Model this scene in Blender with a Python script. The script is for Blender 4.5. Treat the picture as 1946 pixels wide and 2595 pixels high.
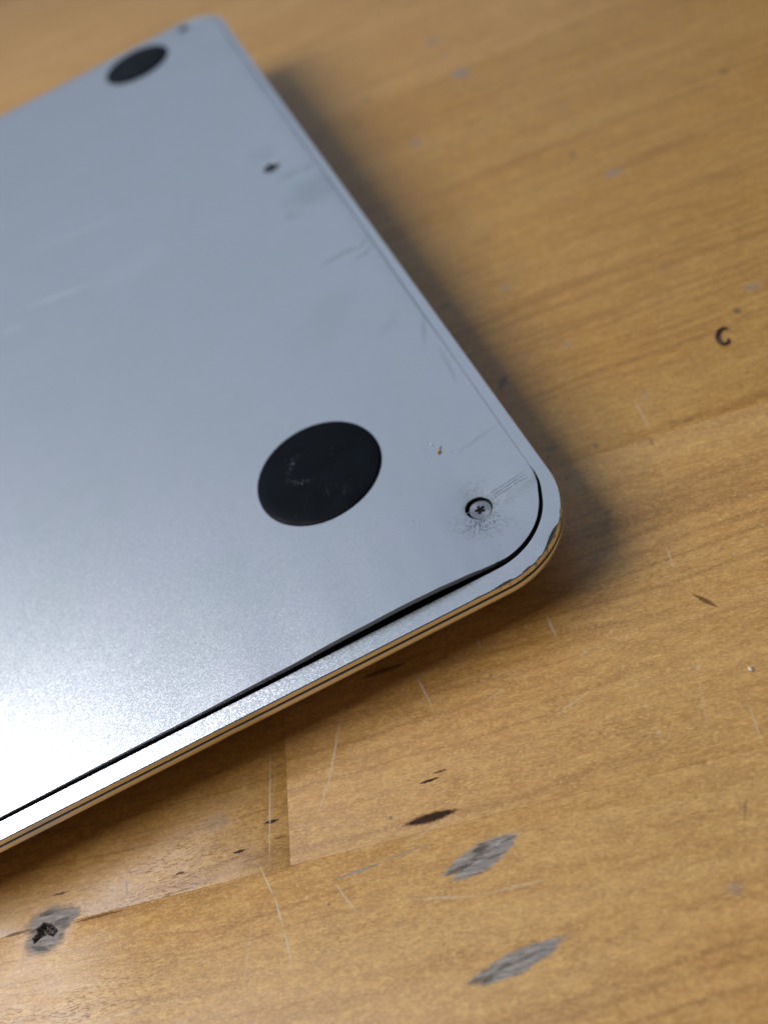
import bpy, bmesh, math, random
from mathutils import Vector, Matrix, geometry
from math import sin, cos, pi, radians, sqrt, hypot, exp

for o in list(bpy.data.objects): bpy.data.objects.remove(o)
sc = bpy.context.scene
col = sc.collection
MM = 0.001
TILT = radians(3.1)            # the wedge: base plate leans towards the front edge
H0 = 0.01050                      # table to front bottom edge of the base, metres

# ------------------------------------------------------------------ camera
cam = bpy.data.cameras.new('camera')
co = bpy.data.objects.new('camera', cam); col.objects.link(co)
cam.sensor_fit = 'VERTICAL'; cam.sensor_height = 36.0
cam.lens = 29.580
cam.clip_start = 0.002; cam.clip_end = 50
R = Matrix([[0.890774, 0.454393, 0.006963], [-0.32536, 0.648369, -0.688301], [-0.317274, 0.610856, 0.725391]])
co.matrix_world = Matrix.Translation(Vector([-0.020207, -0.057409, 0.091238])) @ R.to_4x4()
cam.dof.use_dof = True
cam.dof.focus_distance = 0.0985
cam.dof.aperture_fstop = cam.lens * MM / 0.0021
cam.dof.aperture_blades = 0
sc.camera = co

# ------------------------------------------------------------------ light
w = bpy.data.worlds.new('World'); sc.world = w; w.use_nodes = True
bg = w.node_tree.nodes['Background']
bg.inputs[0].default_value = (0.66, 0.80, 1.0, 1); bg.inputs[1].default_value = 0.035

def window_lamp(az, el, dist, sx, sy, power, color):
    d = Vector((-sin(radians(az)) * cos(radians(el)), cos(radians(az)) * cos(radians(el)), sin(radians(el))))
    l = bpy.data.lights.new('window_light', 'AREA'); l.shape = 'RECTANGLE'; l.size = sx; l.size_y = sy
    l.energy = power; l.color = color
    o = bpy.data.objects.new('window_light', l); col.objects.link(o)
    o.location = d * dist + Vector((-0.02, 0.02, 0)); o.rotation_euler = d.to_track_quat('Z', 'Y').to_euler()
window_lamp(80, 49, 0.7, 0.43, 0.43, 4.1, (0.94, 0.965, 1.0))
window_lamp(2, 46, 1.5, 2.20, 1.90, 6.0, (0.65, 0.785, 1.0))

sc.render.engine = 'CYCLES'
sc.view_settings.view_transform = 'Standard'; sc.view_settings.look = 'None'
sc.view_settings.exposure = 0.0; sc.view_settings.gamma = 1
sc.cycles.max_bounces = 8

# ------------------------------------------------------------------ node helpers
class NT:
    def __init__(s, name):
        s.m = bpy.data.materials.new(name); s.m.use_nodes = True
        s.t = s.m.node_tree; s.n = s.t.nodes; s.b = s.n['Principled BSDF']
    def new(s, typ, **kw):
        n = s.n.new(typ)
        for k, v in kw.items(): setattr(n, k, v)
        return n
    def put(s, sock, v):
        if v is None: return
        if isinstance(v, bpy.types.NodeSocket): s.t.links.new(v, sock)
        else: sock.default_value = v
    def math(s, op, a, b=None, c=None, clamp=False):
        n = s.new('ShaderNodeMath', operation=op, use_clamp=clamp)
        for i, v in enumerate((a, b, c)): s.put(n.inputs[i], v)
        return n.outputs[0]
    def vec(s, op, a, b=None, scale=None):
        n = s.new('ShaderNodeVectorMath', operation=op)
        s.put(n.inputs[0], a); s.put(n.inputs[1], b)
        if scale is not None: s.put(n.inputs['Scale'], scale)
        return n.outputs['Value'] if op in ('LENGTH', 'DOT_PRODUCT', 'DISTANCE') else n.outputs['Vector']
    def comb(s, x, y, z=0.0):
        n = s.new('ShaderNodeCombineXYZ')
        for i, v in enumerate((x, y, z)): s.put(n.inputs[i], v)
        return n.outputs[0]
    def sep(s, v):
        n = s.new('ShaderNodeSeparateXYZ'); s.put(n.inputs[0], v); return n.outputs
    def noise(s, v, scale=1.0, detail=2.0, rough=0.5, dist=0.0, out=0):
        n = s.new('ShaderNodeTexNoise'); s.put(n.inputs['Vector'], v)
        n.inputs['Scale'].default_value = scale; n.inputs['Detail'].default_value = detail
        n.inputs['Roughness'].default_value = rough; n.inputs['Distortion'].default_value = dist
        return n.outputs[out]
    def vor(s, v, scale=1.0, feature='F1', out=0, rnd=1.0):
        n = s.new('ShaderNodeTexVoronoi', feature=feature); s.put(n.inputs['Vector'], v)
        n.inputs['Scale'].default_value = scale
        if 'Randomness' in n.inputs: n.inputs['Randomness'].default_value = rnd
        return n.outputs[out]
    def ramp(s, v, a, b, lo=0.0, hi=1.0, smooth=True):
        n = s.new('ShaderNodeMapRange', interpolation_type='SMOOTHSTEP' if smooth else 'LINEAR')
        s.put(n.inputs['Value'], v)
        for k, x in (('From Min', a), ('From Max', b), ('To Min', lo), ('To Max', hi)): s.put(n.inputs[k], x)
        return n.outputs[0]
    def mix(s, f, a, b, mode='MIX'):
        n = s.new('ShaderNodeMix', data_type='RGBA', blend_type=mode); n.clamp_factor = True
        s.put(n.inputs[0], f); s.put(n.inputs[6], a); s.put(n.inputs[7], b)
        return n.outputs[2]
    def bump(s, h, dist, strength=1.0, normal=None):
        n = s.new('ShaderNodeBump'); n.inputs['Strength'].default_value = strength
        n.inputs['Distance'].default_value = dist; s.put(n.inputs['Height'], h)
        if normal is not None: s.put(n.inputs['Normal'], normal)
        return n.outputs[0]
    def objmm(s):
        tc = s.new('ShaderNodeTexCoord')
        return s.vec('SCALE', tc.outputs['Object'], scale=1000.0)
    def set(s, **kw):
        for k, v in kw.items(): s.put(s.b.inputs[k.replace('_', ' ')], v)
C3 = lambda r, g, b: (r, g, b, 1.0)

# ------------------------------------------------------------------ wood
ALPHA = radians(-12.83)
# (group, pointed, x mm, y mm, angle deg, half length, half width, strength): wear and flecks seen on the table, one painted shadow streak
MARKS = [(0,1,-28.23,-22.45,2.2,5.082,1.289,1.0),
(0,1,-28.22,-23.16,6.1,4.298,1.117,1.0),
(0,1,-27.57,-22.39,-0.1,3.204,0.667,1.0),
(0,1,-29.24,-33.19,-0.7,5.983,0.876,1.0),
(0,1,-29.02,-33.69,0.6,4.954,0.766,1.0),
(0,0,-79.33,-6.51,-12.8,3.589,2.118,1.0),
(0,0,-80.17,-8.23,-12.8,3.045,1.766,1),
(0,0,-76.82,-6.69,-12.8,1.739,1.06,0.97),
(0,1,-41.37,-18.05,-7.1,3.495,0.219,0.8),
(0,1,-35.64,-18.62,-6.1,3.427,0.219,0.45),
(0,0,-56.43,-4.66,-12.8,2.423,1.38,0.3),
(0,0,-7.27,-36.26,-12.8,0.888,0.891,0.45),
(0,0,47.66,176.22,-12.8,3.151,3.21,0.5),
(0,0,44.91,151.55,-12.8,3.077,3.441,0.8),
(0,0,47.54,81.48,-12.8,2.281,1.408,0.7),
(0,0,16.22,64.7,-12.8,1.237,0.942,0.6),
(0,0,45.48,36.37,-12.8,1.475,0.947,0.6),
(0,0,17.35,43.87,-12.8,0.616,0.972,0.6),
(0,0,20.75,26.24,-12.8,0.499,1.143,0.5),
(0,0,46.34,164.89,-12.8,1.82,2.005,0.4),
(0,0,23.9,129.08,-12.8,1.631,3.113,0.5),
(0,0,53.57,112.65,-12.8,1.465,1.792,0.25),
(0,0,19.89,24.05,-12.8,0.329,1.747,0.25),
(1,1,-31.78,-16.29,-10.7,3.762,0.675,1.0),
(1,1,-30.31,-12.3,-8.9,1.389,0.24,1.0),
(1,1,-28.77,-11.86,-11.6,1.014,0.193,0.8),
(1,1,-49.68,-7.83,-13.4,1.23,0.246,1.0),
(1,1,-54.34,-9.43,-9.8,0.972,0.243,1.0),
(1,1,-62.07,-8.48,-11.9,0.859,0.193,0.9),
(1,1,-77.74,-3.61,-14.3,1.332,0.198,0.8),
(1,1,-49.1,-10.18,-13.9,1.057,0.143,0.6),
(1,1,-30.3,4.05,-9.1,3.691,0.476,0.7),  # shadow streak under the front edge, painted as a dark mark
(1,1,8.32,-7.7,-66.0,1.983,0.367,0.75),
(1,1,-53.02,-11.07,-10.5,2.017,0.189,0.3),
(1,1,-83.77,-5.79,-11.0,2.46,0.195,0.8),
(1,1,-72.77,-8.71,-12.7,3.967,0.212,0.7),
(3,0,-45.74,-19.88,-12.8,0.268,0.206,0.9),
(3,0,-36.01,-14.19,-12.8,0.322,0.261,0.8),
(3,0,4.02,18.81,-12.8,0.326,0.354,0.9),
(3,0,10.22,22.01,-12.8,0.549,0.615,0.5),
(3,0,40.63,33.11,-12.8,0.73,0.946,0.8),
(3,0,-18.38,-3.6,-12.8,0.339,0.306,0.6),
(3,0,-61.22,-20.7,-12.8,0.498,0.377,0.35),
(3,0,-75.35,-18.93,-12.8,0.421,0.323,0.7),
(3,0,-26.78,-15.04,-12.8,0.135,0.111,0.9),
(3,0,-37.31,-24.14,-12.8,0.171,0.129,0.4),
(3,0,-76.45,-5.44,-12.8,0.31,0.26,0.6),
(3,0,18.41,0.76,-12.8,0.237,0.245,0.6),
(3,0,4.95,25.18,-12.8,1.239,0.553,0.6),
(3,0,80.78,95.85,-12.8,1.166,1.486,0.6),
(3,0,45.31,93.9,-12.8,1.062,1.239,0.6),
(3,1,5.09,42.59,46.4,2.145,0.647,0.9),
(3,0,5.52,67.97,-12.8,1.699,1.079,0.6),
(3,1,16.69,17.76,-102.0,1.272,0.323,0.5),
(3,0,22.64,18.37,-12.8,1.16,0.453,0.4),
(3,1,-2.06,-30.34,-127.9,1.356,0.181,0.6),
(3,1,-68.98,-6.97,-92.3,1.196,0.206,0.6),
(3,0,5.71,10.42,-12.8,1.028,0.536,0.5),
(3,0,22.76,162.66,-12.8,1.24,2.187,0.4),
(3,0,16.05,151.37,-12.8,1.598,2.029,0.35),
(3,1,-69.13,-20.71,-154.4,1.699,0.247,0.35),
(3,0,20.79,19.36,-12.8,0.851,0.381,0.4),
(3,0,3.77,23.88,-12.8,0.784,0.312,0.5),
(2,1,-49.3,-5.6,-105.0,8.089,0.143,1),
(2,1,-39.82,-3.37,-118.7,5.615,0.174,1),
(2,1,-51.96,-14.15,-79.4,2.437,0.145,1),
(2,1,-51.44,-18.1,-87.3,2.023,0.145,1),
(2,1,-51.37,-21.9,-90.2,2.268,0.143,1),
(2,1,-33.72,-24.72,-22.1,4.092,0.196,0.45499999999999996),
(2,1,-26.31,-27.03,-13.0,4.545,0.193,0.45499999999999996),
(2,1,-26.65,-1.14,-86.7,3.017,0.184,1),
(2,1,-8.85,-1.31,-95.9,2.003,0.244,0.9099999999999999),
(2,1,-17.83,1.36,-87.3,1.126,0.188,0.78),
(2,1,4.08,-23.32,-107.3,2.692,0.126,0.65),
(2,1,8.32,-0.23,-108.4,2.582,0.148,0.65),
(2,1,-43.77,-20.05,-70.0,2.64,0.155,0.65),
(2,1,-42.73,-8.02,-126.1,3.125,0.146,0.52),
(2,1,-11.6,-11.76,-170.1,3.246,0.181,0.45499999999999996),
(2,1,-19.12,-6.3,-169.7,2.221,0.197,0.39),
(2,1,-55.92,-20.65,-112.8,4.666,0.133,0.45499999999999996),
(2,1,-48.28,-3.97,-107.9,4.98,0.1,0.39),
(2,1,-5.42,3.29,-121.1,4.202,0.139,0.39),
(2,1,18.44,23.32,-102.7,4.353,0.277,0.39),
(2,1,3.87,13.87,-105.9,4.192,0.132,0.325),
(2,1,0.97,-18.4,-115.0,5.681,0.103,0.325),
(2,1,-33.08,-17.51,-172.9,3.924,0.143,0.39),
(2,0,-4.11,-10.45,-12.8,0.317,0.249,0.55),
(2,0,-4.46,-11.85,-12.8,0.224,0.174,0.55),
(2,0,-4.34,-13.3,-12.8,0.266,0.205,0.55),
(2,0,-4.68,-14.55,-12.8,0.176,0.134,0.55),
(2,0,-4.56,-16.03,-12.8,0.304,0.23,0.55),
(2,0,-4.87,-16.97,-12.8,0.216,0.162,0.55),
(2,0,-4.75,-18.31,-12.8,0.256,0.191,0.55),
(2,0,-5.07,-19.39,-12.8,0.381,0.282,0.55),
(2,0,14.85,-3.79,-12.8,0.231,0.173,0.7),
(2,0,-4.7,-4.07,-12.8,0.284,0.199,0.7),
(2,0,-3.0,-5.62,-12.8,0.374,0.261,0.7),
(2,0,-5.37,-6.53,-12.8,0.233,0.16,0.7),
(2,0,-7.05,-6.59,-12.8,0.374,0.256,0.7),
(2,0,25.19,15.5,-12.8,0.31,0.265,0.7),
(2,0,15.65,11.84,-12.8,0.205,0.167,0.7),
(2,0,-29.74,-11.09,-12.8,0.14,0.088,0.7),
(2,0,-6.32,-3.08,-12.8,0.239,0.168,0.7),
(2,0,2.91,-14.74,-12.8,0.391,0.262,0.7),
(2,0,19.94,-2.03,-12.8,0.325,0.25,0.7),
(2,0,21.53,2.59,-12.8,0.287,0.227,0.7),
(2,0,-65.94,-10.1,-12.8,0.296,0.181,0.7),
(2,0,-38.42,-22.72,-12.8,0.26,0.148,0.7),
(3,1,-31.0,-22.84,-2.3,1.888,0.331,0.85),
(3,1,-28.44,-22.47,-3.6,1.619,0.208,0.6),
(3,1,-28.05,-21.93,-3.9,1.206,0.378,0.85),
(3,1,-26.83,-23.34,-8.0,1.453,0.164,0.7),
(3,1,-24.96,-22.34,0.6,1.194,0.21,0.6),
(3,1,-29.52,-24.06,-12.5,1.42,0.161,0.6),
(3,1,-33.01,-33.43,-7.7,1.821,0.347,0.8),
(3,1,-30.7,-33.25,-2.8,1.067,0.211,0.6),
(3,1,-28.1,-33.37,-2.6,1.534,0.245,0.55),
(3,1,-29.33,-34.44,-5.2,1.244,0.137,0.5),
(3,1,-79.55,-5.23,-11.0,1.5,0.396,0.7),
(3,1,-77.78,-7.0,-4.5,1.467,0.456,0.7),
(3,1,-81.11,-6.68,-12.4,1.358,0.383,0.7),
(3,1,-80.83,-8.96,-30.1,1.631,0.368,0.75),
(3,1,-77.3,-7.77,-11.1,0.935,0.43,0.6),
(3,1,-77.9,-8.8,43.1,0.581,0.483,0.5)]

def wood_material(marks):
    t = NT('varnished_beech')
    geo = t.new('ShaderNodeNewGeometry')
    P = t.vec('SCALE', geo.outputs['Position'], scale=1000.0)      # the table stands at the world origin, mm
    mp = t.new('ShaderNodeMapping', vector_type='TEXTURE'); t.put(mp.inputs['Vector'], P)
    mp.inputs['Rotation'].default_value = (0, 0, ALPHA)
    G = mp.outputs[0]                                              # x along the grain, y across
    at = t.new('ShaderNodeAttribute', attribute_type='OBJECT', attribute_name='seed'); seed = at.outputs['Fac']
    a2 = t.new('ShaderNodeAttribute', attribute_type='OBJECT', attribute_name='tone'); tone = a2.outputs['Fac']
    x, y, z = t.sep(G)
    off = t.math('MULTIPLY', seed, 137.3)
    U = t.math('ADD', x, off); V = t.math('ADD', y, t.math('MULTIPLY', seed, 61.7))
    # slow wander of the growth lines
    wand = t.noise(t.comb(t.math('MULTIPLY', U, 0.012), t.math('MULTIPLY', V, 0.02), seed), 1, 3, 0.55)
    wv = t.math('ADD', V, t.math('MULTIPLY', wand, 14.0))
    fine = t.noise(t.comb(t.math('MULTIPLY', U, 0.02), t.math('MULTIPLY', wv, 0.35), seed), 1, 4, 0.6)
    broad = t.noise(t.comb(t.math('MULTIPLY', U, 0.018), t.math('MULTIPLY', V, 0.07), seed), 1, 2, 0.5)
    mott = t.noise(t.comb(t.math('MULTIPLY', U, 0.22), t.math('MULTIPLY', V, 0.75), seed), 1, 3, 0.6)
    lines = t.noise(t.comb(t.math('MULTIPLY', U, 0.004), t.math('MULTIPLY', wv, 0.17), seed), 1, 1, 0.5)
    line = t.math('ABSOLUTE', t.math('SUBTRACT', t.math('FRACT', t.math('MULTIPLY', lines, 5.0)), 0.5))
    line = t.ramp(line, 0.0, 0.16, 1, 0)
    line = t.math('MULTIPLY', line, t.ramp(broad, 0.3, 0.62))
    c = t.mix(t.ramp(fine, 0.25, 0.75), C3(0.52, 0.285, 0.095), C3(0.62, 0.37, 0.145))
    c = t.mix(t.math('MULTIPLY', t.ramp(broad, 0.35, 0.7), 0.40), c, C3(0.52, 0.255, 0.072))
    c = t.mix(t.math('MULTIPLY', t.ramp(mott, 0.42, 0.70), 0.38), c, C3(0.74, 0.47, 0.19))
    c = t.mix(t.math('MULTIPLY', t.ramp(mott, 0.56, 0.25), 0.32), c, C3(0.40, 0.225, 0.095))
    flake = t.noise(t.comb(t.math('MULTIPLY', U, 0.75), t.math('MULTIPLY', V, 1.7), t.math('ADD', seed, 5.0)), 1, 3, 0.65)
    c = t.mix(t.math('MULTIPLY', t.ramp(flake, 0.50, 0.66), 0.42), c, C3(0.84, 0.53, 0.19))
    c = t.mix(t.math('MULTIPLY', t.ramp(flake, 0.46, 0.30), 0.28), c, C3(0.36, 0.19, 0.07))
    c = t.mix(t.math('MULTIPLY', line, 0.42), c, C3(0.27, 0.115, 0.032))
    # pores: short dark dashes along the grain
    pv = t.comb(t.math('MULTIPLY', U, 1.1), t.math('MULTIPLY', V, 8.5), seed)
    pore = t.noise(pv, 1, 2, 0.5)
    pore = t.ramp(pore, 0.57, 0.68)
    pore = t.math('MULTIPLY', pore, t.ramp(t.noise(t.comb(t.math('MULTIPLY', U, 0.06), t.math('MULTIPLY', V, 0.2), seed), 1, 2), 0.35, 0.70))
    c = t.mix(t.math('MULTIPLY', pore, 0.50), c, C3(0.22, 0.095, 0.032))
    fibre = t.noise(t.comb(t.math('MULTIPLY', U, 0.45), t.math('MULTIPLY', V, 11.0), t.math('ADD', seed, 2.0)), 1, 2, 0.6)
    c = t.mix(t.math('MULTIPLY', t.ramp(fibre, 0.50, 0.68), 0.18), c, C3(0.27, 0.135, 0.05))
    c = t.mix(t.math('MULTIPLY', t.ramp(fibre, 0.48, 0.32), 0.15), c, C3(0.80, 0.52, 0.23))
    grit = t.noise(t.comb(t.math('MULTIPLY', U, 2.3), t.math('MULTIPLY', V, 4.2), t.math('ADD', seed, 8.0)), 1, 2, 0.6)
    c = t.mix(t.math('MULTIPLY', t.ramp(grit, 0.50, 0.66), 0.30), c, C3(0.86, 0.58, 0.24))
    c = t.mix(t.math('MULTIPLY', t.ramp(grit, 0.47, 0.33), 0.30), c, C3(0.33, 0.17, 0.065))
    speck = t.ramp(t.noise(t.comb(t.math('MULTIPLY', U, 2.0), t.math('MULTIPLY', V, 3.6), seed), 1, 1), 0.64, 0.76)
    c = t.mix(t.math('MULTIPLY', speck, 0.40), c, C3(0.88, 0.62, 0.28))
    # tone of the stave, paler where sheen is painted in
    hs = t.new('ShaderNodeHueSaturation')
    t.put(hs.inputs['Value'], t.ramp(tone, 0, 1, 0.87, 1.29, False)); t.put(hs.inputs['Saturation'], t.ramp(tone, 0, 1, 1.22, 1.07, False))
    t.put(hs.inputs['Hue'], 0.4965); t.put(hs.inputs['Color'], c); c = hs.outputs[0]
    # wear marks and the painted shadow streak
    jit = t.new('ShaderNodeTexNoise'); t.put(jit.inputs['Vector'], t.comb(t.math('MULTIPLY', x, 0.9), t.math('MULTIPLY', y, 2.2)))
    jit.inputs['Scale'].default_value = 1; jit.inputs['Detail'].default_value = 4; jit.inputs['Roughness'].default_value = 0.65
    J = t.vec('SUBTRACT', jit.outputs['Color'], (0.5, 0.5, 0.5))
    PJ = t.vec('MULTIPLY_ADD', J, (2.2, 1.0, 0)); t.put(PJ.node.inputs[2], P)
    jf = t.vec('SUBTRACT', t.noise(P, 3.0, 2, out=1), (0.5, 0.5, 0.5))
    PF = t.vec('MULTIPLY_ADD', jf, (0.35, 0.35, 0)); t.put(PF.node.inputs[2], P)
    acc = [None] * 4
    last = None                # each mark waits for the one before it, which keeps the shader's stack small
    for g, ln, mx, my, an, a, b, s in marks:
        m = t.new('ShaderNodeMapping', vector_type='TEXTURE')
        src = PJ if g == 0 and b > 0.6 else PF
        if last is not None:
            tie = t.vec('MULTIPLY_ADD', last, (1e-9, 1e-9, 0)); t.put(tie.node.inputs[2], src); src = tie
        t.put(m.inputs['Vector'], src)
        m.inputs['Location'].default_value = (mx, my, 0); m.inputs['Rotation'].default_value = (0, 0, radians(an))
        m.inputs['Scale'].default_value = (a, b, 1000.0)
        if ln:
            q = t.sep(m.outputs[0])
            d = t.math('MULTIPLY_ADD', q[0], q[0], t.math('ABSOLUTE', q[1]))
        else:
            d = t.vec('LENGTH', m.outputs[0])
        soft = 0.6 if g == 0 and s > 0.9 else (0.45 if ln else 0.3)
        f = t.ramp(d, 1.12, soft, 0, s)
        acc[g] = f if acc[g] is None else t.math('MAXIMUM', acc[g], f)
        last = acc[g]
    grey, dark, pale, dot = [0.0 if v is None else v for v in acc]
    fib = t.noise(t.comb(t.math('MULTIPLY', x, 0.42), t.math('MULTIPLY', y, 2.6)), 1, 5, 0.75)
    gc = t.mix(t.ramp(fib, 0.34, 0.44), C3(0.085, 0.068, 0.06), C3(0.35, 0.30, 0.265))
    gc = t.mix(t.ramp(fib, 0.50, 0.63), gc, C3(0.52, 0.455, 0.40))
    c = t.mix(grey, c, gc)
    c = t.mix(t.math('MULTIPLY', dark, 0.97), c, t.mix(dark, C3(0.16, 0.05, 0.012), C3(0.030, 0.010, 0.004)))
    c = t.mix(t.math('MULTIPLY', dot, 0.8), c, C3(0.075, 0.055, 0.045))
    c = t.mix(t.math('MULTIPLY', pale, 0.64), c, C3(0.82, 0.68, 0.48))
    # the ragged knot hole is raw and dark inside
    zz = t.sep(P)[2]
    pit = t.ramp(zz, -0.03, -0.25)
    c = t.mix(pit, c, t.mix(t.ramp(fib, 0.35, 0.7), C3(0.09, 0.07, 0.06), C3(0.32, 0.28, 0.25)))
    t.set(Base_Color=c)
    rg = t.math('ADD', t.ramp(mott, 0.2, 0.8, 0.38, 0.50), t.math('MULTIPLY', t.math('MAXIMUM', grey, pale), 0.3))
    t.set(Roughness=rg); t.put(t.b.inputs['Specular IOR Level'], t.ramp(t.math('MAXIMUM', grey, dark), 0, 1, 0.95, 0.2))
    und = t.noise(t.comb(t.math('MULTIPLY', U, 0.09), t.math('MULTIPLY', V, 0.3), seed), 1, 2)
    h = t.math('MULTIPLY_ADD', pore, -0.35, t.math('MULTIPLY', flake, 0.6))
    h = t.math('MULTIPLY_ADD', und, 1.5, h)
    t.set(Normal=t.bump(h, 0.00006, 1.0))
    return t.m

# ------------------------------------------------------------------ metal and rubber
SCREWS = [(-10.1, 11.95), (-9.9, 113.9), (-10.3, 208.6 - 1.2)]

def sparkle(t, P, cell, amt, base=None):
    """blasted aluminium: tiny facets that each lean their own way"""
    rc = t.vor(P, 1.0 / cell, 'F1', out=1)
    r2 = t.vor(P, 1.0 / (cell * 0.45), 'F1', out=1)
    d = t.vec('ADD', t.vec('SUBTRACT', rc, (0.5, 0.5, 0.5)), t.vec('SCALE', t.vec('SUBTRACT', r2, (0.5, 0.5, 0.5)), scale=0.8))
    geo = t.new('ShaderNodeNewGeometry')
    n = t.vec('ADD', base if base is not None else geo.outputs['Normal'], t.vec('SCALE', d, scale=amt))
    return t.vec('NORMALIZE', n), rc

def metal_material(name, cover=False, wall=False):
    t = NT(name)
    P = t.objmm()
    x, y, z = t.sep(P)
    lowf = t.noise(P, 0.055, 3, 0.6)
    n, rc = sparkle(t, P, 0.125, 0.05 if wall else (0.07 if cover else 0.11))
    c = t.mix(t.ramp(lowf, 0.38, 0.62), C3(0.785, 0.793, 0.79), C3(0.80, 0.79, 0.808))
    c = t.mix(t.math('MULTIPLY', t.ramp(t.noise(P, 0.35, 4, 0.7), 0.50, 0.75), 0.10), c, C3(0.60, 0.61, 0.62))
    rough = t.ramp(lowf, 0.3, 0.7, 0.32, 0.33)
    tiny = t.ramp(t.noise(P, 1.9, 2, 0.6), 0.70, 0.78)
    region = t.ramp(t.noise(P, 0.12, 2), 0.42, 0.62)
    dirt = t.math('MULTIPLY', t.math('MULTIPLY', tiny, region), 0.38)
    if cover:
        hx, hy = SCREWS[0]
        q = t.vec('SUBTRACT', P, (hx, hy, 0)); qx, qy, _ = t.sep(q)
        r = t.vec('LENGTH', t.vec('MULTIPLY', q, (1, 1, 0)))
        ang = t.math('ARCTAN2', qy, qx)
        # radial crazing and grime round the corner screw
        pol = t.comb(t.math('MULTIPLY', ang, 12.0), t.math('MULTIPLY', r, 1.5))
        crack = t.math('MULTIPLY', t.ramp(t.noise(pol, 1.0, 3, 0.75), 0.47, 0.58), t.ramp(t.noise(P, 3.2, 2, 0.7), 0.36, 0.54))
        sector = t.ramp(t.noise(t.comb(t.math('MULTIPLY', ang, 0.9), 3.3), 1, 2), 0.40, 0.60)
        down = t.ramp(t.math('ADD', t.math('MULTIPLY', qx, 0.22), t.math('MULTIPLY', qy, -0.95)), -1.5, 2.0, 0.35, 1)
        fall = t.ramp(r, 6.4, 1.7, 0, 1)
        gr = t.math('MULTIPLY', t.math('MULTIPLY', crack, fall), t.math('MULTIPLY', down, t.math('ADD', sector, 0.35)))
        near = t.ramp(r, 2.6, 1.6, 0, 0.75)
        halo = t.math('MULTIPLY', near, t.ramp(t.noise(pol, 2.2, 2), 0.45, 0.6))
        dirt = t.math('MAXIMUM', dirt, t.math('MULTIPLY', t.math('MAXIMUM', gr, halo), 0.78))
        fuzz = t.math('MULTIPLY', t.math('MULTIPLY', t.ramp(r, 6.0, 1.5), t.math('MULTIPLY', down, t.math('ADD', sector, 0.25))), t.ramp(t.noise(P, 0.9, 4, 0.7), 0.42, 0.66))
        dirt = t.math('MAXIMUM', dirt, t.math('MULTIPLY', fuzz, 0.42))
        # a bundle of fine scratches from the screw to the edge
        def local(px, py, an, a, b, src=None):
            m = t.new('ShaderNodeMapping', vector_type='TEXTURE'); t.put(m.inputs['Vector'], src if src is not None else P)
            m.inputs['Location'].default_value = (px, py, 0); m.inputs['Rotation'].default_value = (0, 0, radians(an))
            m.inputs['Scale'].default_value = (a, b, 1000); return m.outputs[0]
        wob = t.vec('SUBTRACT', t.noise(P, 0.9, 3, out=1), (0.5, 0.5, 0.5))
        PW = t.vec('MULTIPLY_ADD', wob, (0.35, 0.35, 0)); t.put(PW.node.inputs[2], P)
        L = local(-5.3, 12.9, 6.0, 3.5, 0.80, PW); lx, ly, _ = t.sep(L)
        hair = t.math('MULTIPLY', t.ramp(t.math('ABSOLUTE', t.math('ADD', lx, 0.1)), 1.0, 0.45), t.ramp(t.math('ABSOLUTE', ly), 1.05, 0.7))
        strand = t.ramp(t.math('ABSOLUTE', t.math('SUBTRACT', t.math('FRACT', t.math('MULTIPLY_ADD', ly, 1.7, t.math('MULTIPLY', t.noise(t.comb(t.math('MULTIPLY', lx, 3.0), 0.0), 1, 3), 1.1))), 0.5)), 0.20, 0.05)
        strand = t.math('MULTIPLY', strand, t.ramp(t.noise(t.comb(t.math('MULTIPLY', lx, 5), t.math('MULTIPLY', ly, 9)), 1, 2), 0.36, 0.52))
        dirt = t.math('MAXIMUM', dirt, t.math('MULTIPLY', t.math('MULTIPLY', hair, strand), 0.95))
        sm = None
        PB = t.vec('MULTIPLY_ADD', t.vec('SUBTRACT', t.noise(P, 0.14, 3, out=1), (0.5, 0.5, 0.5)), (9, 9, 0)); t.put(PB.node.inputs[2], P)
        for px, py, an, a, b, s in ((-5.2, 98, 35, 5.2, 6.5, .30), (-7.2, 75.8, 12, 6.5, .9, .42), (-4.2, 72.8, 24, 3.0, .7, .42), (-10.6, 94, 0, 1.6, 2.0, .30),
                                    (-7.2, 108.5, 15, 3.2, 1.8, .3), (-3.8, 107.5, 8, 1.8, 1.4, .3), (-9.8, 121, 0, 3, 3.4, .22), (-5.5, 22.3, 12, 3.6, .35, .3),
                                    (-63.2, 6.0, -25, .9, .16, .5), (-1.9 - 1.2, 47, 70, 4, .5, .35), (-3.0, 38.0, 85, 5, .35, .35), (-8, 52, 20, 4, 2.0, .14), (-15, 60, 30, 9, 5, .10)):
            L = local(px, py, an, a, b, PB if b > 0.5 else PW)
            f = t.ramp(t.vec('LENGTH', L), 1.3, 0.0, 0, s * 0.6)
            sm = f if sm is None else t.math('MAXIMUM', sm, f)
        dirt = t.math('MAXIMUM', dirt, sm)
        # soft pale rubs
        pal = None
        for px, py, an, a, b, s in ((-59.5, 107.5, -14, 11.5, .55, .55), (-52, 128, -10, 16, 1.2, .25), (-70, 104, -8, 4, 1.3, .25), (-43, 104, 0, 12, 6, .12)):
            f = t.ramp(t.vec('LENGTH', local(px, py, an, a, b, PW)), 1.1, 0.2, 0, s)
            pal = f if pal is None else t.math('MAXIMUM', pal, f)
        c = t.mix(pal, c, C3(0.97, 0.97, 0.98)); rough = t.math('ADD', rough, t.math('MULTIPLY', pal, 0.2))
    else:
        # exposed scuffs on the rim near the knocked corner
        q = t.vec('DISTANCE', P, (-7.5, 2.0, -0.3))
        sc_ = t.math('MULTIPLY', t.ramp(q, 10.0, 3.0), t.ramp(t.noise(P, 1.6, 3, 0.7), 0.55, 0.66))
        zlow = t.ramp(z, -0.05, -0.2)
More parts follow.
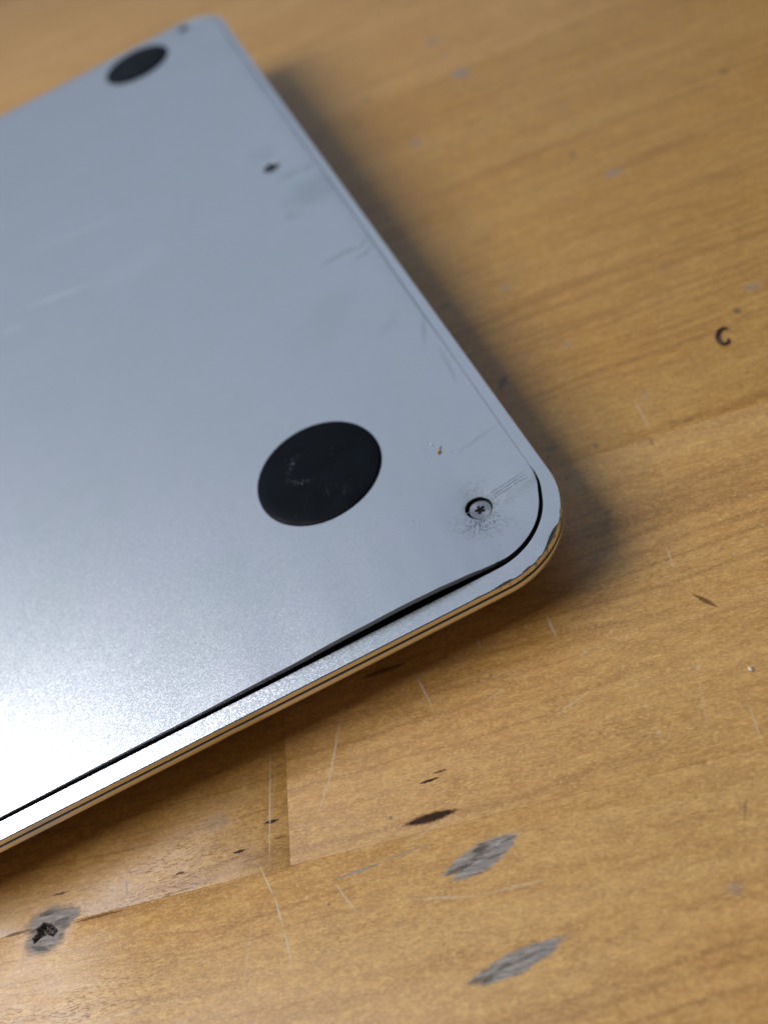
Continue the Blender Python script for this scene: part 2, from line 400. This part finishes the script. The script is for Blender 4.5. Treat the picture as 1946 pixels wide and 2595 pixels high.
        dirt = t.math('MAXIMUM', dirt, t.math('MULTIPLY', t.math('MULTIPLY', sc_, zlow), 0.7))
    c = t.mix(dirt, c, C3(0.10, 0.098, 0.10))
    t.set(Base_Color=c, Metallic=1.0, Roughness=rough)
    bm_ = t.bump(t.noise(P, 3.2, 2), 0.00002, 0.25, n)
    t.set(Normal=bm_)
    return t.m

def plain(name, colr, rough, metal=0.0, spec=0.3):
    t = NT(name); P = t.objmm()
    nz = t.noise(P, 1.3, 3, 0.6)
    t.set(Base_Color=t.mix(nz, C3(*[v * 0.8 for v in colr]), C3(*[min(1, v * 1.2) for v in colr])), Roughness=t.ramp(nz, 0.2, 0.8, rough * 0.9, min(1, rough * 1.1)), Metallic=metal)
    t.b.inputs['Specular IOR Level'].default_value = spec
    t.set(Normal=t.bump(t.noise(P, 4, 2), 0.00003, 0.4))
    return t.m

def rubber_material():
    t = NT('black_rubber'); P = t.objmm()
    x, y, z = t.sep(P)
    haze = t.noise(P, 0.22, 3, 0.55)
    # a worn ring of light specks off the centre and some dust
    q = t.vec('SUBTRACT', P, (-1.2, 1.2, 0)); r = t.vec('LENGTH', t.vec('MULTIPLY', q, (1.0, 1.0, 0)))
    qx, qy, _ = t.sep(q); ang = t.math('ARCTAN2', qy, qx)
    ring = t.ramp(t.math('ABSOLUTE', t.math('SUBTRACT', r, t.math('MULTIPLY_ADD', t.noise(P, 0.5, 2), 1.6, 2.0))), 0.75, 0.1)
    arc = t.ramp(t.math('ABSOLUTE', t.math('SUBTRACT', t.math('ABSOLUTE', ang), 2.6)), 1.3, 0.5)
    spk = t.ramp(t.noise(P, 4.2, 2, 0.7), 0.60, 0.72)
    wear = t.math('MULTIPLY', t.math('MULTIPLY', ring, arc), spk)
    fl = t.vec('MULTIPLY', P, (6.0, 0.7, 1))
    st = t.math('MULTIPLY', t.ramp(t.noise(fl, 1, 2), 0.60, 0.72), t.ramp(t.vec('DISTANCE', P, (1.2, -5.3, 0.5)), 2.8, 0.8))
    wear = t.math('MAXIMUM', t.math('MULTIPLY', wear, 0.9), t.math('MULTIPLY', st, 0.10))
    lint = t.math('MULTIPLY', t.ramp(t.noise(P, 2.6, 1), 0.74, 0.80), 0.10)
    wear = t.math('MAXIMUM', wear, lint)
    c = t.mix(t.math('MULTIPLY', t.ramp(haze, 0.35, 0.75), 0.7), C3(0.001, 0.002, 0.004), C3(0.004, 0.008, 0.013))
    c = t.mix(wear, c, C3(0.38, 0.42, 0.46))
    t.set(Base_Color=c, Roughness=t.ramp(haze, 0.3, 0.7, 0.42, 0.66)); t.b.inputs['Specular IOR Level'].default_value = 0.13
    t.set(Normal=t.bump(t.noise(P, 6, 2), 0.00002, 0.5))
    return t.m

def screw_material():
    t = NT('turned_steel'); P = t.objmm()
    x, y, z = t.sep(P)
    ang = t.math('ARCTAN2', y, x); r = t.vec('LENGTH', t.vec('MULTIPLY', P, (1, 1, 0)))
    rings = t.noise(t.comb(t.math('MULTIPLY', r, 16.0), 0.0), 1, 2)
    t.set(Base_Color=C3(0.50, 0.47, 0.49), Metallic=1.0, Roughness=t.ramp(rings, 0.3, 0.7, 0.24, 0.34))
    t.b.inputs['Anisotropic'].default_value = 0.75
    tg = t.new('ShaderNodeTangent', direction_type='RADIAL', axis='Z'); t.put(t.b.inputs['Tangent'], tg.outputs[0])
    t.set(Normal=t.bump(rings, 0.00001, 0.5))
    return t.m

M = dict(cover=metal_material('blasted_aluminium_cover', cover=True), rim=metal_material('blasted_aluminium_rim'),
         lid=metal_material('blasted_aluminium_lid', wall=True), black=plain('black_interior', (0.006, 0.006, 0.007), 0.7),
         rubber=rubber_material(), steel=screw_material(), glue=plain('dark_glue', (0.10, 0.05, 0.02), 0.7),
         gap_filler=plain('grey_gap_filler', (0.03, 0.028, 0.026), 0.7))

# ------------------------------------------------------------------ mesh helpers
def link(name, bm, mats, parent=None, smooth=None):
    me = bpy.data.meshes.new(name)
    bmesh.ops.recalc_face_normals(bm, faces=bm.faces)
    bm.to_mesh(me); bm.free()
    for m in (mats if isinstance(mats, (list, tuple)) else [mats]): me.materials.append(m)
    if smooth is not None:
        me.polygons.foreach_set('use_smooth', [True] * len(me.polygons))
        me.set_sharp_from_angle(angle=radians(smooth))
    o = bpy.data.objects.new(name, me); col.objects.link(o)
    if parent is not None: o.parent = parent
    return o
def thing(name, label, cat, loc=(0, 0, 0)):
    o = bpy.data.objects.new(name, None); col.objects.link(o); o.location = loc
    o.empty_display_size = 0.02
    o['label'] = label; o['category'] = cat
    return o
def loop(bm, pts): return [bm.verts.new(Vector(p) * MM) for p in pts]
def bridge(bm, a, b, mat=0):
    n = len(a)
    for i in range(n):
        f = bm.faces.new((a[i], a[(i + 1) % n], b[(i + 1) % n], b[i])); f.material_index = mat
def inside(p, poly):
    x, y = p[0], p[1]; c = False; j = len(poly) - 1
    for i in range(len(poly)):
        if (poly[i][1] > y) != (poly[j][1] > y) and x < (poly[j][0] - poly[i][0]) * (y - poly[i][1]) / (poly[j][1] - poly[i][1]) + poly[i][0]: c = not c
        j = i
    return c
def cdt(outer, holes, extra, margin=0.0):
    """triangles filling outer minus holes, with extra points inside"""
    vs = [Vector((p[0], p[1])) for p in outer]; es = []
    n = len(outer); es += [(i, (i + 1) % n) for i in range(n)]
    for h in holes:
        b = len(vs); vs += [Vector((p[0], p[1])) for p in h]; es += [(b + i, b + (i + 1) % len(h)) for i in range(len(h))]
    vs += [Vector(p) for p in extra]
    ov, oe, of, *_ = geometry.delaunay_2d_cdt(vs, es, [], 1, 1e-5)
    tris = []
    for f in of:
        cx = sum(ov[i][0] for i in f) / len(f); cy = sum(ov[i][1] for i in f) / len(f)
        if not inside((cx, cy), outer): continue
        if any(inside((cx, cy), h) for h in holes): continue
        tris.append(f)
    return ov, tris
def curve(knots, x):
    """smooth interpolation through (x, y) knots"""
    if x <= knots[0][0]: return knots[0][1]
    for (x0, y0), (x1, y1) in zip(knots, knots[1:]):
        if x <= x1:
            s = (x - x0) / (x1 - x0); s = s * s * (3 - 2 * s); return y0 + (y1 - y0) * s
    return knots[-1][1]
def smoothstep(a, b, x):
    s = min(1, max(0, (x - a) / (b - a))); return s * s * (3 - 2 * s)

# ------------------------------------------------------------------ the table
table = thing('wooden_table', 'worn varnished wooden table top of glued light brown staves under the laptop', 'table')
random.seed(7)
def to_world(u, v): return (u * cos(ALPHA) - v * sin(ALPHA), u * sin(ALPHA) + v * cos(ALPHA))
def to_grain(x, y): return (x * cos(ALPHA) + y * sin(ALPHA), -x * sin(ALPHA) + y * cos(ALPHA))
HOLE = [(-80.19, -6.0), (-79.09, -6.68), (-78.2, -7.92), (-79.0, -8.39), (-79.8, -7.77), (-80.68, -7.83), (-81.55, -8.15), (-81.83, -7.28), (-81.08, -6.98), (-81.21, -6.38), (-80.6, -6.25)]
HC = (-80.1, -7.35)
def pit_depth(x, y):
    if not inside((x, y), HOLE): return 0.0
    d = 1e9
    for (ax, ay), (bx, by) in zip(HOLE, HOLE[1:] + HOLE[:1]):
        l2 = (bx - ax) ** 2 + (by - ay) ** 2; tt = max(0, min(1, ((x - ax) * (bx - ax) + (y - ay) * (by - ay)) / l2))
        d = min(d, hypot(x - ax - tt * (bx - ax), y - ay - tt * (by - ay)))
    floor = 0.95
    return -floor * smoothstep(0, 0.3, d) * (0.85 + 0.3 * sin(x * 9) * sin(y * 7))
GAP = 0.004
WOOD = {}
def wood_for(u0, u1, v0, v1):
    ms = []
    for m in MARKS:
        u, v = to_grain(m[2], m[3]); r = max(m[5], m[6]) * 1.3 + .5
        if u0 - r < u < u1 + r and v0 - r < v < v1 + r: ms.append(m)
    key = tuple(ms)
    if key not in WOOD: WOOD[key] = wood_material(ms)
    return WOOD[key]
def plank(u0, u1, v0, v1, seed, tone, pit):
    bm = bmesh.new(); b = 0.02; th = 28.0
    g = GAP
    r0 = [(u0 + g, v0 + g), (u1 - g, v0 + g), (u1 - g, v1 - g), (u0 + g, v1 - g)]
    ins = lambda d: [(u0 + g + d, v0 + g + d), (u1 - g - d, v0 + g + d), (u1 - g - d, v1 - g - d), (u0 + g + d, v1 - g - d)]
    W = lambda L, z: [(*to_world(*p), z) for p in L]
    if not pit:
        top = loop(bm, W(ins(b), 0)); mid = loop(bm, W(ins(b * 0.3), -0.008)); low = loop(bm, W(ins(0), -0.025)); bot = loop(bm, W(ins(0), -th))
        bm.faces.new(top); bridge(bm, top, mid); bridge(bm, mid, low); bridge(bm, low, bot); bm.faces.new(bot)
    else:
        hu, hv = to_grain(*HC)
        def border(L):
            out = []
            for (a, c), (d, e) in zip(L, L[1:] + L[:1]):
                n = max(1, int(hypot(d - a, e - c) / 8))
                pts = [(a + (d - a) * i / n, c + (e - c) * i / n) for i in range(n)]
                if c == e and abs(c - hv) < 4:       # dense stretch along the seam where the hole is
                    us = [hu - 3 + i * 0.12 for i in range(50)]
                    if d < a: us = us[::-1]
                    lo, hi = us[0], us[-1]
                    pts = [p for p in pts if not min(lo, hi) - .5 < p[0] < max(lo, hi) + .5] + [(q, c) for q in us]
                    pts.sort(key=lambda p: p[0] if d > a else -p[0])
                out += pts
            return out
        o = border(ins(b)); ext = []
        for i in range(56):
            for j in range(56):
                uu, vv = hu - 3.2 + i * 0.115 + random.uniform(-.02, .02), hv - 3.2 + j * 0.115 + random.uniform(-.02, .02)
                if u0 + g + b + .03 < uu < u1 - g - b - .03 and v0 + g + b + .03 < vv < v1 - g - b - .03: ext.append((uu, vv))
        ov, tr = cdt(o, [], ext)
        n = len(o)
        vv = []
        for p in ov:
            x, y = to_world(*p); vv.append(bm.verts.new(Vector((x, y, pit_depth(x, y))) * MM))
        for f in tr: bm.faces.new([vv[i] for i in f])
        top = vv[:n]
        def ring(d, z):
            L = []
            for (uu, v_) in o:
                a = uu - b + d if abs(uu - (u0 + g + b)) < 1e-6 else (uu + b - d if abs(uu - (u1 - g - b)) < 1e-6 else uu)
                c = v_ - b + d if abs(v_ - (v0 + g + b)) < 1e-6 else (v_ + b - d if abs(v_ - (v1 - g - b)) < 1e-6 else v_)
                x, y = to_world(a, c); L.append((x, y, z + pit_depth(x, y)))
            return L
        mid = loop(bm, ring(b * 0.3, -0.008)); low = loop(bm, ring(0, -0.025))
        bot = loop(bm, [(x, y, -th) for x, y, z in ring(0, 0)])
        bridge(bm, top, mid); bridge(bm, mid, low); bridge(bm, low, bot); bm.faces.new(bot)
    o = link('plank', bm, wood_for(u0, u1, v0, v1), table, smooth=50 if pit else None)
    o['seed'] = seed; o['tone'] = tone
    return o
W_ST = 46.26; V0 = -24.38
TONES = {-3: (.5, .62, .45), -2: (.6, .55, .5), -1: (.80, .8, .6), 0: (.46, .80, .45), 1: (.38, .42, .5), 2: (.40, .47, .5), 3: (.5, .36, .4), 4: (.62, .60, .5), 5: (.75, .68, .6), 6: (.8, .85, .6), 7: (.95, .9, .8), 8: (.85, .8, .8), 9: (.95, .9, .8)}  # far rows and near row lightened to paint in sheen on the table
for row in range(-4, 13):
    v0 = V0 + row * W_ST; v1 = v0 + W_ST
    joints = [-560, -44.52 if row == 0 else (random.uniform(-330, -180) if row % 2 else random.uniform(130, 240)), 520]
    if row == -1: joints = [-560, 210, 520]
    tn = TONES.get(row, tuple(random.uniform(.3, .75) for _ in range(3)))
    for k, (a, bb) in enumerate(zip(joints, joints[1:])):
        pit = (row == 0 and k == 0) or (row == -1 and k == 0)
        plank(a, bb, v0, v1, round(random.uniform(0.5, 9), 3), tn[k], pit)

# ------------------------------------------------------------------ the laptop, lying on its lid
LW, LD, RC = 304.1, 212.4, 12.0
laptop = thing('laptop', 'silver laptop lying upside down with its bottom cover lifting along the front edge', 'laptop')
Rx = Matrix.Rotation(TILT, 4, 'X')
BASE = Matrix.Translation((0, 0, H0)) @ Rx                     # frame of the bottom plate: x right, y back, z out
ZP = H0 / MM - 1.0                                             # parting height of base and lid above the table, mm
def z_part(y): return (ZP - H0 / MM - y * sin(TILT)) / cos(TILT)

def outline():
    """points of the outer edge (counter-clockwise) with inward normals and a side tag"""
    pts = []
    def arc(cx, cy, a0, n):
        for i in range(n + 1):
            a = radians(a0 + 90 * i / n); pts.append(((cx + RC * cos(a), cy + RC * sin(a)), (-cos(a), -sin(a))))
    def line(p, q, nrm, xs):
        for s in xs: pts.append(((p[0] + (q[0] - p[0]) * s, p[1] + (q[1] - p[1]) * s), nrm))
    # front edge from left to right, dense near the right corner
    arc(-LW + RC, RC, 180, 8)
    fx = [i / 60 for i in range(1, 40)] + [0.65 + 0.35 * i / 110 for i in range(110)]
    line((-LW + RC, 0), (-RC, 0), (0, 1), fx)
    arc(-RC, RC, -90, 60)
    line((0, RC), (0, LD - RC), (-1, 0), [0.45 * i / 90 for i in range(1, 90)] + [0.45 + 0.55 * i / 40 for i in range(40)])
    arc(-RC, LD - RC, 0, 16)
    line((-RC, LD), (-LW + RC, LD), (0, -1), [i / 40 for i in range(1, 40)])
    arc(-LW + RC, LD - RC, 90, 8)
    line((-LW, LD - RC), (-LW, RC), (1, 0), [i / 40 for i in range(1, 40)])
    return pts
OUT = outline()
def rimwidth(p, n):
    """flat rim between the outer edge and the cover opening"""
    x, y = p
    wf = 2.45; wr = curve([(0, 2.3), (8, 2.15), (13, 1.72), (50, 1.65), (75, 1.5), (100, 1.4), (212, 1.45)], y)
    kx, ky = abs(n[0]), abs(n[1])
    s = smoothstep(0, 1, ky ** 1.2)
    return wr * (1 - s) + wf * s if y < 30 else (1.6 if ky > .5 else wr)
def gap(p, n):
    x, y = p
    if n[0] < -0.02 and y < 16: g = curve([(0, .5), (2, .62), (5.5, .55), (9.4, .42), (11.7, .28), (13.2, .10), (14.8, .02)], y)
    elif n[0] < -0.5: g = curve([(14, .02), (30, .035), (60, .12), (212, .14)], y)
    elif n[1] > .5: g = curve([(-304, .12), (-90, .3), (-60, .38), (-30, .42), (-12, .42), (-8, .5)], x)
    else: g = .15
    return g
FRONT = [(-304, .05), (-120, .15), (-78, .28), (-54, .6), (-41, .9), (-30, 1.35), (-24, 1.5), (-19.8, 1.4), (-15.8, 1.08), (-13, .68), (-10, .25), (-6, .02), (0, 0)]
RIGHT = [(0, 0), (30, 0), (48, .12), (66, .35), (85, .5), (115, .5), (140, .5), (170, .3), (195, .05), (212, 0)]
LIP = [(0, 0), (38, 0), (70, .30), (100, .42), (150, .42), (185, .25), (200, 0), (212, 0)]     # the right border of the cover is rolled down
def right_edge(y): return -curve([(13, 1.72), (50, 1.65), (75, 1.5), (100, 1.4), (212, 1.45)], y) - .12
def cover_z(x, y):
    z = curve(FRONT, x) * exp(-(y - 2.6) / 17.0)
    z += curve(RIGHT, y) * exp(-max(0, -1.9 - x) / 14.0) * smoothstep(8, 30, y)
    d = right_edge(y) - x
    if d < 1.1 and y > 30: z -= curve(LIP, y) * (1.1 - d) / 1.1
    for sx, sy in SCREWS:
        r2 = (x - sx) ** 2 + (y - sy) ** 2
        z -= .45 * exp(-r2 / (2 * 3.0 ** 2)) if sy < 50 else .12 * exp(-r2 / (2 * 2.3 ** 2))
    # the knocked corner: creased along a line from the screw to the right edge, bent down beyond it
    c = (y - 11.9) - 0.13 * (x + 10)
    if y < 40 and x > -30:
        z += .24 * exp(-(c / .9) ** 2) * smoothstep(-10.5, -6, x)
        z -= .26 * smoothstep(0, -7, c) * smoothstep(-11, -5, x)
    return z

# knocks along the outer edge near the corner: (x, y, half width, inward cut, down cut)
DINGS = [(-4.55, 2.75, 2.3, .62, .42), (-9.1, .75, .85, .30, .30), (-12.0, .32, 1.25, .38, .32), (-15.3, .15, .5, .2, .22), (-2.0, 5.7, .45, .16, .2), (-7.2, 1.25, .5, .12, .15)]
def ding(p, shift=0.0):
    ci = cz = 0.0
    for x, y, hw, a, b in DINGS:
        d = hypot(p[0] - x, p[1] - y) / hw
        if d < 1.15:
            f = (1 - min(1, d) ** 2.4) * (0.85 + 0.25 * sin(p[0] * 11 + p[1] * 17)); ci = max(ci, .8 * a * f); cz = max(cz, .85 * b * f)
    return ci, cz
def jag(p):
    d = hypot(p[0] + 9, p[1] - 1.5)
    return 0.05 * smoothstep(14, 4, d) * (sin(p[0] * 7.3 + p[1] * 5.1) + sin(p[0] * 15.7 - p[1] * 12.3) * .6)

bm = bmesh.new()
L_top, L_ch, L_wall, L_low, L_lip, L_in, L_pit = [], [], [], [], [], [], []
inner_xy = []
for p, n in OUT:
    w_ = rimwidth(p, n); ci, cz = ding(p); jj = jag(p)
    q = (p[0] + n[0] * w_, p[1] + n[1] * w_); inner_xy.append((q, n, p))
    L_top.append((p[0] + n[0] * (.13 + ci), p[1] + n[1] * (.13 + ci), -cz * .12))
    L_ch.append((p[0] + n[0] * (.02 + ci * .72), p[1] + n[1] * (.02 + ci * .72), -.11 - cz * .45))
    L_wall.append((p[0] + n[0] * ci * .25, p[1] + n[1] * ci * .25, -.22 - cz + jj * .5))
    zb = z_part(p[1])
    L_low.append((p[0] + n[0] * .02, p[1] + n[1] * .02, zb + .1)); L_lip.append((p[0] + n[0] * .14, p[1] + n[1] * .14, zb))
    L_in.append((q[0] + n[0] * .05 - n[0] * .05, q[1], 0)); L_pit.append((q[0] + n[0] * .02, q[1] + n[1] * .02, -.90))
tops = loop(bm, L_top); chs = loop(bm, L_ch); wl = loop(bm, L_wall); lo = loop(bm, L_low); lp = loop(bm, L_lip)
mid1 = loop(bm, [((a[0] * .55 + b[0] * .45), (a[1] * .55 + b[1] * .45), .0) for a, b in zip(L_top, L_in)])
bev = lambda q: .012 if q[2][1] > 13 else .06
inn = loop(bm, [(q[0][0] - q[1][0] * bev(q), q[0][1] - q[1][1] * bev(q), 0) for q in inner_xy])
in2 = loop(bm, [(q[0][0], q[0][1], -bev(q)) for q in inner_xy]); pitl = loop(bm, L_pit)
bridge(bm, mid1, tops); bridge(bm, inn, mid1); bridge(bm, tops, chs); bridge(bm, chs, wl); bridge(bm, wl, lo); bridge(bm, lo, lp)
bridge(bm, in2, inn); bridge(bm, pitl, in2, 1)
f = bm.faces.new(pitl); f.material_index = 1
f = bm.faces.new(lp); f.material_index = 1
base = link('base_shell', bm, [M['rim'], M['black']], laptop, smooth=32); base.matrix_local = BASE

# bottom cover: one bent sheet with screw holes
HR = 1.72
cov = []
for (q, n, p) in inner_xy:
    g = gap(p, n); cov.append((q[0] + n[0] * g, q[1] + n[1] * g, n))
TH = 0.8
def circ(cx, cy, r, n=40): return [(cx + r * cos(2 * pi * i / n), cy + r * sin(2 * pi * i / n)) for i in range(n)]
scr_all = SCREWS + [(-LW - x, y) for x, y in SCREWS]
outer = [(x + n[0] * .035, y + n[1] * .035) for x, y, n in cov]
holes = [circ(x, y, HR + (.06 if i == 0 else .02)) for i, (x, y) in enumerate(scr_all)]
ext = []
random.seed(3)
x = -LW + 5
while x < -2:
    y = 4.0
    while y < LD - 4:
        near = x > -95 and y < 62
        fine = x > -32 and y < 34
        if fine or (near and int(round((x + LW) / 1.0)) % 2 == 0 and int(round(y)) % 2 == 0) or (int(round(x + LW)) % 6 == 5 and int(round(y)) % 6 == 4) or (x > -24 and int(round(x + LW)) % 3 == 0 and int(round(y)) % 4 == 0):
            px, py = x + random.uniform(-.25, .25), y + random.uniform(-.25, .25)
            if inside((px, py), outer) and all(hypot(px - a, py - b) > HR + .5 for a, b in scr_all) and min(hypot(px - a, py - b) for a, b in outer) > .6: ext.append((px, py))
        y += 1.0
    x += 1.0
for hx, hy in scr_all:
    for r_, n_ in ((HR + .35, 24), (HR + .9, 24)):
        ext += circ(hx, hy, r_, n_)
for i in range(60):
    y = 40 + i * 2.7; xe = right_edge(y)
    ext += [(xe - 1.05, y), (xe - 1.16, y + .1), (xe - .5, y + 1.2)]
ov, tr = cdt(outer, holes, ext)
bm = bmesh.new()
vv = [bm.verts.new(Vector((p[0], p[1], cover_z(p[0], p[1]))) * MM) for p in ov]
for f in tr: bm.faces.new([vv[i] for i in f])
n = len(outer); ring0 = vv[:n]
def cov_ring(off, dz): return loop(bm, [(x + nn[0] * off, y + nn[1] * off, cover_z(x, y) + dz + 0.012 * sin(i * 2.3) * (1 if x > -30 and y < 20 else 0)) for i, (x, y, nn) in enumerate(cov)])
r2 = cov_ring(0, -.04); r3 = cov_ring(0, -TH + .06); r4 = cov_ring(.08, -TH); r5 = cov_ring(2.5, -TH - .0)
bridge(bm, ring0, r2); bridge(bm, r2, r3); bridge(bm, r3, r4); bridge(bm, r4, r5, 1)
k = n
for (hx, hy) in scr_all:
    h0 = vv[k:k + 40]; k += 40
    zc = cover_z(hx, hy)
    a = loop(bm, [(px, py, cover_z(px, py) - (.07 if (hx, hy) == SCREWS[0] else .02)) for px, py in circ(hx, hy, HR)])
    b_ = loop(bm, [(px, py, zc - TH + .02) for px, py in circ(hx, hy, HR - .02)])
    bridge(bm, h0, a); bridge(bm, a, b_, 1)
cover = link('bottom_cover', bm, [M['cover'], M['black']], laptop, smooth=18); cover.matrix_local = BASE

# rubber feet
def foot_bm(r=9.23):
    bm = bmesh.new(); N = 96; prev = None
    for rr, z in ((r, -.3), (r, .12), (r - .06, .26), (r - .22, .38), (r - .6, .46), (r * .8, .56), (r * .55, .62), (r * .28, .655)):
        c = loop(bm, [(px, py, z) for px, py in circ(0, 0, rr, N)])
        if prev: bridge(bm, prev, c)
        prev = c
    top = bm.verts.new(Vector((0, 0, .665)) * MM)
    for i in range(N): bm.faces.new((prev[i], prev[(i + 1) % N], top))
    return bm
FEET = [(-26.6, 29.95), (-26.2, 199.4), (-LW + 26.6, 29.95), (-LW + 26.2, 199.4)]
foot0 = link('rubber_foot', foot_bm(), M['rubber'], laptop, smooth=60)
for i, (fx, fy) in enumerate(FEET):
    o = foot0 if i == 0 else foot0.copy()
    if i: col.objects.link(o); o.parent = laptop
    o.matrix_local = BASE @ Matrix.Translation(Vector((fx, fy, cover_z(fx, fy) - .05)) * MM)

# five-lobed screws
def lobes(r0, r1, n=80, ph=0.0):
    L = []
    for i in range(n):
        a = 2 * pi * i / n; c = 0.5 + 0.5 * cos(5 * (a - ph)); s = smoothstep(0.0, 0.55, c)
        L.append(((r0 + (r1 - r0) * s) * cos(a), (r0 + (r1 - r0) * s) * sin(a)))
    return L
def screw_bm():
    bm = bmesh.new(); R_ = 1.45
    o = circ(0, 0, R_ - .05, 64); h = lobes(.40, .68, 80, radians(22))
    ext = circ(0, 0, .85, 48) + circ(0, 0, 1.12, 52)
    ov, tr = cdt(o, [h], ext)
    vv = [bm.verts.new(Vector((p[0], p[1], 0)) * MM) for p in ov]
    for f in tr: bm.faces.new([vv[i] for i in f])
    ring = vv[:64]; hl = vv[64:144]
    a = loop(bm, [(px, py, -.05) for px, py in circ(0, 0, R_, 64)]); b_ = loop(bm, [(px, py, -.32) for px, py in circ(0, 0, R_, 64)])
    bridge(bm, ring, a); bridge(bm, a, b_); bm.faces.new(b_)
    hb = loop(bm, [(px * .985, py * .985, -.03) for px, py in h]); hc = loop(bm, [(px * .9, py * .9, -.30) for px, py in h])
    bridge(bm, hl, hb); bridge(bm, hb, hc, 1)
    f = bm.faces.new(hc); f.material_index = 1
    return bm
scr0 = link('screw', screw_bm(), [M['steel'], M['black']], laptop, smooth=30)
for i, (hx, hy) in enumerate(scr_all):
    o = scr0 if i == 0 else scr0.copy()
    if i: col.objects.link(o); o.parent = laptop
    dx, dy = (0.10, 0.02) if i == 0 else (0, 0)
    o.matrix_local = BASE @ Matrix.Translation(Vector((hx + dx, hy + dy, cover_z(hx, hy) - (.40 if i == 0 else .46))) * MM) @ Matrix.Rotation(radians(37 * i), 4, 'Z')

# lid under the base, curving in to the table
bm = bmesh.new()
def lid_ring(ins, z, f=1.0):
    L = []
    for p, n in OUT:
        d = ins
        if hypot(p[0] + 49, p[1]) < .5 and ins < .2: d += .05
        L.append((p[0] + n[0] * d, (p[1] + n[1] * d) * cos(TILT), z))
    return loop(bm, L)
ZL = ZP - 0.24
prof = [(.16, ZL), (.03, ZL - .1), (0, ZL - .22), (.0, ZL - .85), (.10, ZL - 1.05)]
dz = ZL - 1.05
for k in range(1, 9):
    s = k / 8; prof.append((.10 + .88 * dz * s, dz * (1 - s ** 1.15)))  # hidden slope under the lid, shaped to block light below the front edge
rings = [lid_ring(a, z) for a, z in prof]
for a, b_ in zip(rings, rings[1:]): bridge(bm, a, b_)
bm.faces.new(rings[-1]); bm.faces.new(rings[0])
link('lid', bm, M['lid'], laptop, smooth=35)
bm = bmesh.new()
g0 = lid_ring(.32, ZL - .02); g1 = lid_ring(.32, ZP + .04); bridge(bm, g0, g1)  # added dark ring closes the gap so no light leaks through
link('gap_filler', bm, M['gap_filler'], laptop, smooth=35)

# ------------------------------------------------------------------ crumbs and a curled shred
def crumb(name, label, cat, loc, r, sq, colr, seed, rot=0.3, group=None):
    random.seed(seed); bm = bmesh.new(); bmesh.ops.create_icosphere(bm, subdivisions=2, radius=1)
    for v in bm.verts:
        k = 1 + random.uniform(-.22, .22); v.co = Vector((v.co.x * r * sq[0], v.co.y * r * sq[1], v.co.z * r * sq[2])) * k * MM
    zmin = min(v.co.z for v in bm.verts)
    for v in bm.verts: v.co.z -= zmin
    o = link(name, bm, plain(name + '_surface', colr, .7), None, smooth=25)
    o.location = loc; o.rotation_euler = (0, 0, rot); o['label'] = label; o['category'] = cat
    return o
def on_cover(x, y): return BASE @ (Vector((x, y, cover_z(x, y))) * MM)
crumb('orange_crumb', 'tiny orange crumb on the silver cover behind the corner screw', 'crumb', on_cover(-10.75, 23.2), .26, (1.3, .8, .6), (.62, .32, .06), 4, .4)
crumb('white_speck', 'tiny white speck on the silver cover beside the orange crumb', 'speck', on_cover(-11.1, 24.9), .16, (1, 1, .7), (.85, .88, .9), 5)
crumb('dark_speck', 'tiny grey flake on the silver cover next to the orange crumb', 'speck', on_cover(-10.3, 23.75), .18, (1.6, .5, .4), (.12, .12, .12), 6, .9)
crumb('white_crumb', 'small white crumb lying on the bare wood at the right', 'crumb', Vector((7.33, -17.71, 0)) * MM, .22, (.8, 1.3, .8), (.85, .82, .75), 9)

path = [(37.27, 30.64), (36.73, 31.02), (36.03, 30.92), (35.34, 30.37), (34.92, 29.74), (34.7, 28.98), (34.75, 28.29), (35.07, 27.92), (35.55, 27.92), (35.93, 28.29), (35.98, 28.72)]
bm = bmesh.new(); prev = None
for i, (px, py) in enumerate(path):
    q = path[min(i + 1, len(path) - 1)]; p0 = path[max(i - 1, 0)]
    d = Vector((q[0] - p0[0], q[1] - p0[1], 0)).normalized(); s = Vector((-d.y, d.x, 0)); up = Vector((0, 0, 1))
    s_ = i / (len(path) - 1); rr = .24 * (.55 + .6 * sin(pi * min(1, .18 + s_ * .8)))
    c = [bm.verts.new((Vector((px, py, rr + .01)) + (s * cos(2 * pi * k / 10) + up * sin(2 * pi * k / 10)) * rr) * MM) for k in range(10)]
    if prev: bridge(bm, prev, c)
    else: bm.faces.new(c)
    prev = c
bm.faces.new(prev)
o = link('curled_shred', bm, plain('dark_shred', (.075, .05, .045), .6), None, smooth=60)
o['label'] = 'small dark curled shred lying on the bare wood right of the laptop'; o['category'] = 'shred'
